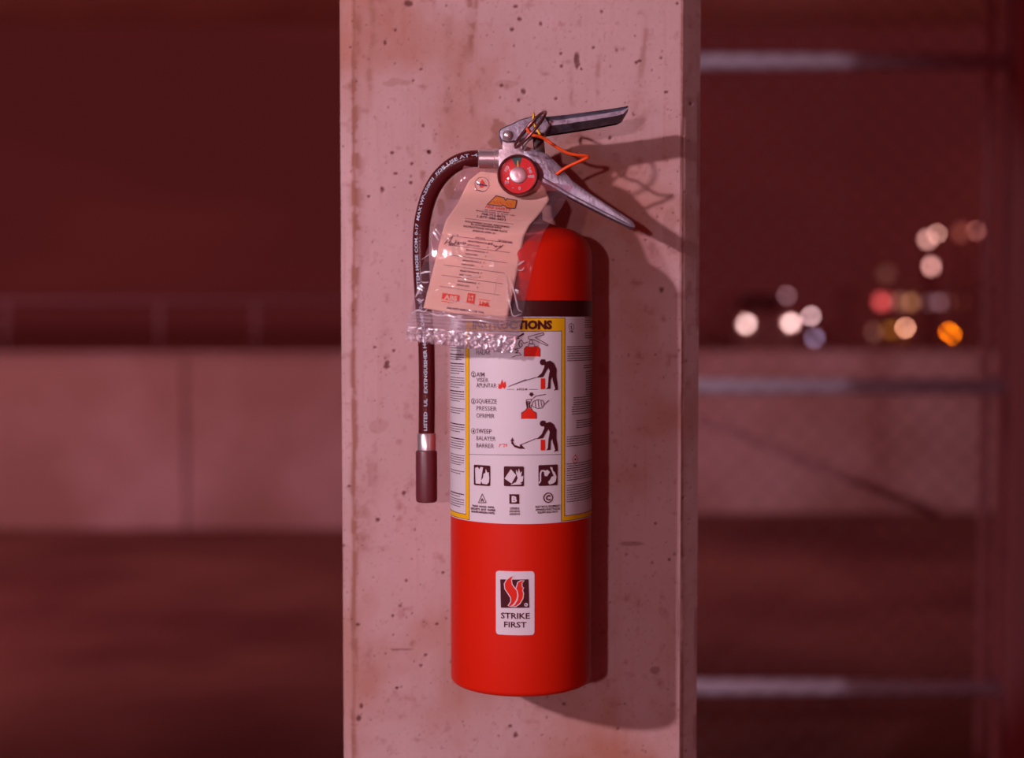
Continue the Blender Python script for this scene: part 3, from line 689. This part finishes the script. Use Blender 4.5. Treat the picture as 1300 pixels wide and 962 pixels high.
lf = dens([(610, 217.5), (595.5, 229), (588, 244), (581, 258), (573, 270), (566, 280), (561, 296), (550, 341), (537.5, 391)], 60)
rt = dens([(667, 224), (690.5, 236), (697.8, 253), (691, 264), (682, 275), (672, 286), (666, 298), (657, 345), (643, 408.5)], 60)
grid_between(lf, rt, None, 30, tagfn(0), bm)
def punch(bm, rr):
    bmesh.ops.delete(bm, geom=[f for f in bm.faces if math.hypot(f.calc_center_median().x - gc.x, f.calc_center_median().z - gc.z) < rr], context='FACES')
punch(bm, .0078)
card = obj('card', bm, M['card'], it, 180)
md = card.modifiers.new('thickness', 'SOLIDIFY'); md.thickness = .0003; md.offset = 0
zc = lambda x, y: (585 + x / 9.617, 215 + y / 9.617)
zd = lambda x, y: (535 + x / 8.015, 290 + y / 8.015)
ti, to, tr, tb = Print(), Print(), Print(), Print()
AN = 7.5
def tt(pr, t, p, h, wd, bold=.01, ang=AN, slant=0): pr.text(t, p[0], p[1], h, wd, bold, ang, -1, slant)
tr_s = Solo('red_emblem', M['coral'], card, tagfn(.0007), 3); tb_s = Solo('blue_band', M['blue'], card, tagfn(.0009), 3)
q = zc(258, 182); ti.ring(q[0], q[1], 9.0, .5); ti.line([zc(172, 250), zc(225, 256), zc(275, 272)], .7)
tr_s.poly([zc(*k) for k in [(262, 118), (280, 150), (295, 170), (290, 200), (262, 225), (232, 218), (222, 190), (232, 165), (240, 150)]])
tb_s.poly([zc(*k) for k in [(190, 165), (250, 180), (318, 190), (325, 208), (262, 198), (200, 186)]])
mk = [(430, 322), (528, 345), (545, 378), (562, 356), (685, 378), (662, 476), (560, 470), (545, 450), (512, 436), (495, 450), (322, 428)]
ti.poly([zc(*k) for k in grow([k for k in mk], 5)]) if False else ti.line([zc(*k) for k in mk + mk[:1]], 1.2)
to.poly([zc(*k) for k in mk]); 
[tr.line([zc(x, 385 + (x - 400) * .12), zc(x + 22, 422 + (x - 400) * .12)], 1.0) for x in (400, 440, 480, 560, 600)]
tt(tr, 'FIRE SAFETY', zc(460, 474), 3.2, 33, .03, slant=.2)
[ti.line([zc(a, 492 + (a - 290) * .12), zc(b, 492 + (b - 290) * .12)], .9) for a, b in ((290, 330), (345, 430), (440, 500), (510, 590))]; tt(ti, 'MELROSE PARK, IL  60160  USA', zc(425, 532), 1.7, 50, .015)
tt(ti, '708-753-8672', zc(400, 560), 2.8, 31, .03); tt(ti, '1-877-480-3473', zc(375, 594), 2.8, 37, .03)
ti.line([zc(50, 597), zc(645, 668)], .45)
for t, c0, wd in (('FOLLOWING WORK PERFORMED', (325, 668), 57), ('IN ACCORDANCE WITH', (310, 692), 39), ('INSTRUCTIONS ON NAME PLATE', (300, 725), 56), ('AND/OR NFPA 10', (280, 762), 29)):
    tt(ti, t, zc(*c0), 2.3, wd, .02)
tt(ti, 'DATE', zd(345, 66), 1.9, 7.5); tt(ti, 'SERVICE', zd(598, 96), 2, 12.5); tt(ti, 'TECHNICIAN', zd(850, 132), 2.4, 18, .03)
for a, b in (((310, 75), (925, 150)), ((290, 168), (900, 245)), ((255, 263), (875, 350)), ((230, 370), (845, 453)), ((205, 473), (830, 563)), ((185, 587), (800, 678))):
    ti.line([zd(*a), zd(*b)], .5)
for c0 in ((570, 138), (550, 228), (515, 334), (490, 440), (465, 545)):
    tt(ti, 'MAINTENANCE', zd(*c0), 2.2, 24, .015); tt(ti, 'SERVICED', zd(c0[0] - 42, c0[1] + 35), 2.1, 16, .01)
    for dx, dy in ((120, 14), (105, 55)):
        p = zd(c0[0] + dx, c0[1] + dy); ti.ring(p[0], p[1], .8, .35, 8)
for pts in ([(232, 160), (262, 120), (320, 78), (290, 130), (278, 168)], [(250, 140), (300, 140)], [(300, 150), (285, 175), (305, 150), (318, 150), (312, 166), (330, 150), (330, 165), (355, 118), (335, 168)],
            [(362, 145), (378, 135), (380, 148), (360, 162), (385, 158)], [(398, 138), (392, 155), (405, 158), (408, 140), (398, 138)], [(415, 145), (430, 138), (428, 150), (412, 160), (432, 160)], [(445, 142), (440, 158), (452, 150), (445, 142)],
            [(670, 158), (690, 150), (680, 165), (700, 155), (720, 160), (710, 170)], [(705, 150), (728, 148)], [(730, 165), (745, 180), (765, 175), (750, 190), (775, 182), (790, 186), (805, 175), (800, 198), (832, 168), (750, 225)]):
    ti.line([zd(*p) for p in pts], .75)
tr_s.poly([zd(*p) for p in [(215, 655), (390, 680), (380, 742), (345, 738), (240, 725), (205, 715)]]); tr.line([zd(205, 738), zd(300, 752)], .9)
tr_s.poly([zd(*p) for p in [(472, 655), (550, 665), (535, 768), (458, 752)]]); tt(tr, 'Link', zd(642, 762), 4.6, 13, .05); tr.line([zd(585, 720), zd(700, 735)], .8); tr.line([zd(577, 778), zd(698, 795)], .9)
tt(tb, 'DO NOT REMOVE THIS TAG', zd(448, 830), 2.6, 47, .02)
tw = Print(); tt(tw, 'ABS', zd(298, 702), 5.6, 17, .05); tt(tw, '14', zd(505, 690), 3.2, 6, .03); tt(tw, '01', zd(500, 722), 3, 6, .03)
to.build('printed_logo', M['orange'], card, tagfn(.0006), 3); ti.build('printed_text', M['card_ink'], card, tagfn(.0008), 3); tr.build('red_printed_text', M['coral'], card, tagfn(.0009), 3); tb.build('blue_printed_text', M['blue'], card, tagfn(.0008), 3); tw.build('white_print', M['card'], card, tagfn(.0011), 3)

bag = thing('plastic_bag', P(655, 225, 1.2745), 'clear plastic zip bag with crinkled bottom edge hung over the extinguisher around the card tag', 'bag')
rs = np.random.RandomState(11)
N1 = fbm(200, 200, (5, 7), 21, 2); N2 = fbm(200, 200, (16, 16), 22, 2)
def smp(N, x, y):
    u = min(198, max(0, (x - 505) / 225 * 199)); v = min(198, max(0, (y - 205) / 250 * 199)); i, j = int(u), int(v); fx, fy = u - i, v - j
    return (N[j, i] * (1 - fx) + N[j, i + 1] * fx) * (1 - fy) + (N[j + 1, i] * (1 - fx) + N[j + 1, i + 1] * fx) * fy
def ridge(v): return 1 - abs(2 * v - 1)
BL = [(589, 210), (581, 232), (566, 262), (551, 292), (541, 320), (534, 345), (527, 373), (521.5, 396)]
BR = [(727, 236), (713, 264), (703, 277), (690, 295), (684, 312), (678, 332), (670, 366), (663, 402)]
def bagfn(dr, amp):
    def f(x, y):
        k = sst(240, 330, y)
        cr = sst(.84, 1, ridge(smp(N1, x, y))) * .5 + (smp(N2, x, y) - .5) * .22
        behind = sst(262, 236, y) if x > 640 else 0
        return P(x, y, tagY(x, y) - dr - cr * amp * (.35 + .65 * k))
    return f
bm = bmesh.new(); grid_between(dens(BL, 110), dens(BR, 110), None, 110, bagfn(.0016, .004), bm)
punch(bm, .0085)
obj('front_film', bm, M['bagf'], bag, 180)
bm = bmesh.new(); grid_between(dens(BL, 60), dens(BR, 60), None, 60, bagfn(-.0025, -.0015), bm); punch(bm, .0085); obj('back_film', bm, M['bagf'], bag, 180)
# highlights along the film's creases, laid on as whitish strips
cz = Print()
for pts in ([(285, 85), (290, 115), (310, 155), (335, 195)],):
    pass
def crease_glint(pts, wd, zz):
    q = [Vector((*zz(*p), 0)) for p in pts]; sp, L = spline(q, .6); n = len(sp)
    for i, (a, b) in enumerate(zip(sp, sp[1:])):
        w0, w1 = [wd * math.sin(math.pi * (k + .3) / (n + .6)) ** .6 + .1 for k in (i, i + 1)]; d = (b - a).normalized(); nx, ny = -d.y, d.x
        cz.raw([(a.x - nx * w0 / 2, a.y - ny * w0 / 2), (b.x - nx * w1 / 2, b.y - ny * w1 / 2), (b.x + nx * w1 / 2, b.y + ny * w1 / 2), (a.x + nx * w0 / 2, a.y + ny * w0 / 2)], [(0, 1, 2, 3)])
zb = lambda x, y: (515 + x / 8.02, 280 + y / 8.02)
zt_ = lambda x, y: (500 + x / 3.7, 200 + y / 3.7)
crease_glint([(285, 85), (288, 115), (310, 160), (335, 200)], 2.4, zb); crease_glint([(300, 85), (330, 120), (352, 150)], 1.2, zb)
crease_glint([(145, 545), (190, 525), (255, 520)], 2.2, zb); crease_glint([(150, 620), (190, 630), (235, 625)], 1.4, zb); crease_glint([(100, 780), (140, 700), (160, 650)], 2.2, zb); crease_glint([(60, 940), (130, 910), (180, 930), (220, 900)], 2, zb); crease_glint([(110, 800), (150, 820), (185, 800)], 1.8, zb)
crease_glint([(845, 455), (865, 560), (880, 680), (910, 820), (935, 890), (1020, 870)], 1.4, zd); crease_glint([(890, 480), (930, 600), (960, 720), (985, 820), (1025, 850)], 1.5, zd); crease_glint([(975, 380), (1010, 350), (1045, 330)], 2.2, zd); crease_glint([(975, 420), (1020, 425), (1045, 395)], 1.6, zd); crease_glint([(770, 500), (750, 620), (735, 740)], .7, zd)
crease_glint([(120, 715), (170, 730), (215, 745), (250, 740), (320, 760), (400, 765), (480, 780), (540, 770)], 1.6, zt_); crease_glint([(180, 715), (190, 735), (215, 740), (235, 722), (240, 745)], 1.5, zt_)
crease_glint([(430, 480), (500, 488), (600, 478)], .8, zd); crease_glint([(240, 770), (350, 735), (480, 760), (600, 800)], .6, zd); crease_glint([(130, 480), (180, 440), (175, 400), (185, 350)], .5, zt_)
cz.build('crease_glints', M['bagc'], bag, bagfn(.0024, .004))
# zip closure and crinkled lip
ZL = [(521.5, 396), (518, 407), (516, 414)]; ZR = [(663, 402), (660, 414), (658, 424)]
ZL = [(521.5, 394), (519, 404), (516.5, 414)]; ZR = [(663.5, 402), (661, 414), (658, 427)]
bm = bmesh.new(); n_ = 44
def zipfn(x, y):
    # distance down the band
    yy = 394 + (x - 521) * .065; t = (y - yy) / 20
    return P(x, y, tagY(x, y) - .0022 - .0010 * math.sin(t * 2 * math.pi * 4.5) - .0004 * math.sin(x / 9))
grid_between(dens(ZL, n_), dens(ZR, n_), None, 90, zipfn, bm); obj('zip_closure', bm, M['zipm'], bag, 180)
bm = bmesh.new(); rnd = random.Random(5); nx, ny = 150, 22; rows = []
bot = [rnd.uniform(0, 1) for _ in range(nx + 1)]
N3 = fbm(nx + 1, ny + 1, (46, 5), 31, 3)
for j in range(ny + 1):
    row = []
    for i in range(nx + 1):
        u = i / nx; t = j / ny; xt = 516.5 + (658 - 516.5) * u; yt2 = 414 + 13 * u
        ed = (2.2 if i % 3 else -1.2) * (1 - .6 * u) * bot[i]; yb2 = 431 + 18 * u - .0 * u + ed - 2 * (u > .93) ; xb = 515 + (650 - 515) * u
        x, y = xt + (xb - xt) * t, yt2 + (yb2 - yt2) * t
        row.append(bm.verts.new(P(x, y, tagY(x, y) - .002 - (N3[j, i] - .5) * (.009 - .005 * u) * min(1, t * 4 + .05))))
    rows.append(row)
for A, B in zip(rows, rows[1:]):
    for k in range(nx): bm.faces.new((A[k], A[k + 1], B[k + 1], B[k]))
M['lip'] = film('crinkled_film', (.86, .82, .88), .20, .40, .42)
obj('crinkled_lip', bm, M['lip'], bag, 180)

# ================================================================== CITY BEYOND
def bulb(name, c, rx, rz, m, par, dy=-.03):
    bm = bmesh.new(); n = 20
    ring = [bm.verts.new((c.x + rx * math.cos(2 * math.pi * k / n), c.y + dy, c.z + rz * math.sin(2 * math.pi * k / n))) for k in range(n)]
    cc = bm.verts.new((c.x, c.y + dy - min(rx, rz) * .4, c.z))
    for k in range(n): bm.faces.new((ring[k], ring[(k + 1) % n], cc))
    return obj(name, bm, m, par, 180)
def emat(name, col, st): return mat(name, (.1, .05, .05), .5, emit=col, es=st)
def disc_strength(Y, r, tgt): b = 2 * r * F / Y; return tgt * max(1, (27 / b) ** 2)
GRP = 'far street lamps beyond the fence'
NS = [0]
def street(x, y, Y, r, col, tgt, label):
    Y = 44.5 + 1.15 * NS[0]; NS[0] += 1; tgt *= 1.5
    c = P(x, y, Y); o = thing('street_lamp', (c.x, Y, -.02), label, 'street lamp', GRP)
    bm = bmesh.new(); tube(bm, [(c.x, Y + .1, -.02), (c.x, Y + .1, c.z + r * 1.3)], .05, 8); obj('pole', bm, M['pole'], o, 180)
    bm = bmesh.new(); box(bm, (c.x - r * 1.15, Y - .02, c.z - r * 1.15), (c.x + r * 1.15, Y + .15, c.z + r * 1.15), .02); obj('lamp_head', bm, M['pole'], o)
    bulb('lens', c, r, r, emat('lamp_glow', col, disc_strength(Y, r, tgt)), o)
for a in ((1177, 304, 45, .10, (.40, .19, .17), .75, 'pinkish street lamp glowing high at right, just left of the dim ringed one above'),
          (1189, 297, 45, .05, (.5, .24, .2), .42, 'small warm street lamp overlapping the high pinkish lamp from its upper right'),
          (1220, 295, 45, .16, (.26, .06, .045), .35, 'faint brown street lamp, highest and between two overlapping pink lamps and a thin ringed one'),
          (1239, 293, 45, .05, (.24, .08, .07), .35, 'dim ringed street lamp, rightmost of the high row'),
          (1183, 338, 45, .12, (.47, .21, .19), 1.0, 'round pink street lamp directly below the highest pair'),
          (1125, 348, 48, .2, (.16, .05, .04), .3, 'very faint brown street lamp above the red light'),
          (998, 376, 42, .08, (.20, .10, .12), .55, 'dim grey street lamp above and between the white headlights'),
          (1029, 401, 42, .07, (.34, .20, .21), .95, 'pale grey street lamp touching the right headlight'),
          (914, 431, 42, .07, (.16, .08, .055), .55, 'dim olive street lamp nearest the pillar'),
          (987, 437, 42, .08, (.10, .09, .20), .55, 'dim blue reflection below the headlights, modelled as a glowing lamp'),  # a reflection, put in as a glowing lens on a pole
          (1034, 429, 42, .10, (.15, .10, .17), .65, 'dim bluish reflection below the pale grey street lamp, modelled as a glowing lamp'),  # also a reflection, built the same way as the lamps
          (1149, 416, 40, .06, (.48, .20, .13), .95, 'ringed peach street lamp in the low row at right'),
          (1204, 421, 40, .06, (.9, .17, .0), .42, 'upper left of the two overlapping bright orange lamps'),
          (1208, 425, 40, .05, (.95, .2, .0), .38, 'lower right of the two overlapping bright orange lamps')):
    street(*a)
# building with lit windows
bd = thing('building', (P(1170, 400, 62).x, 62, -.02), 'low dark far building with a row of red, tan and grey lit windows', 'building')
xa, xb = P(1085, 400, 62).x, P(1268, 400, 62).x
bm = bmesh.new(); box(bm, (xa, 62, -.02), (xb, 66, P(1170, 366, 62).z)); obj('wall', bm, M['facade'], bd)
bm = bmesh.new(); box(bm, (xa - .2, 61.8, P(1170, 366, 62).z), (xb + .2, 66.2, P(1170, 364, 62).z), .02); obj('roof', bm, M['facade'], bd)
def win(x0, x1, y0, y1, col, st):
    a, b = P(x0, y1, 61.98), P(x1, y0, 61.98); bm = bmesh.new(); box(bm, (a.x - .08, 61.95, a.z - .08), (b.x + .08, 62.02, b.z + .08)); f = obj('window', bm, M['pole'], bd)
    bm = bmesh.new(); box(bm, (a.x, 61.92, a.z), (b.x, 61.96, b.z)); obj('pane', bm, emat('window_glow', col, st), f)
win(1114, 1127, 377, 388, (.85, .10, .10), 3.23); win(1138, 1143, 378, 389, (.5, .2, .15), 2.04); win(1151, 1160, 379, 388, (.55, .22, .10), 2.21)
win(1172, 1196, 380, 387, (.32, .15, .18), 2.55); win(1202, 1206, 380, 387, (.4, .12, .1), 1.02); win(1218, 1224, 380, 387, (.3, .06, .05), 0.85)
win(1106, 1112, 417, 427, (.30, .12, .10), 2.04); win(1120, 1138, 415, 422, (.40, .13, .02), 1.87); win(1140, 1150, 425, 429, (.5, .15, .02), 1.02)
# car with headlights
YCAR = 38.
hl, hr_ = P(947, 411, YCAR), P(1004, 410, YCAR); cx = (hl.x + hr_.x) / 2; g0 = -.02; S = (hr_.x - hl.x)
car = thing('car', (cx, YCAR + 2, g0), 'dark car facing the garage with two bright white headlights', 'car')
bm = bmesh.new(); hz = hl.z
side = [(0, .25), (0, hz + .12), (.25, hz + .24), (1.1, hz + .34), (1.7, hz + .8), (3.2, hz + .84), (4.0, hz + .4), (4.3, hz + .32), (4.3, .3)]
hw = S / 2 + .22
A = [bm.verts.new((cx - hw, YCAR + y, z)) for y, z in side]; B = [bm.verts.new((cx + hw, YCAR + y, z)) for y, z in side]
bm.faces.new(A); bm.faces.new(B[::-1])
for i in range(len(side)): bm.faces.new((A[i], A[(i + 1) % len(side)], B[(i + 1) % len(side)], B[i]))
bmesh.ops.bevel(bm, geom=bm.edges[:], offset=.06, segments=2, affect='EDGES'); obj('body', bm, M['car'], car, 40)
bm = bmesh.new(); v = [bm.verts.new(p) for p in ((cx - hw + .2, YCAR + 1.13, hz + .40), (cx + hw - .2, YCAR + 1.13, hz + .40), (cx + hw - .28, YCAR + 1.62, hz + .78), (cx - hw + .28, YCAR + 1.62, hz + .78))]
bm.faces.new(v); obj('windscreen', bm, M['darkglass'], car)
for sx in (-1, 1):
    for yy in (.85, 3.4):
        bm = bmesh.new(); lathe(bm, [(.12, -.11), (.33, -.1), (.35, 0), (.33, .1), (.12, .11)], (cx + sx * (hw - .08), YCAR + yy, g0 + .35), 'X', 24); obj('wheel', bm, M['tyre'], car, 40)
hm = emat('headlight_glow', (1, .60, .58), disc_strength(YCAR, .08, .9))
for c in (hl, hr_): bulb('headlight', c, .08, .08, hm, car)
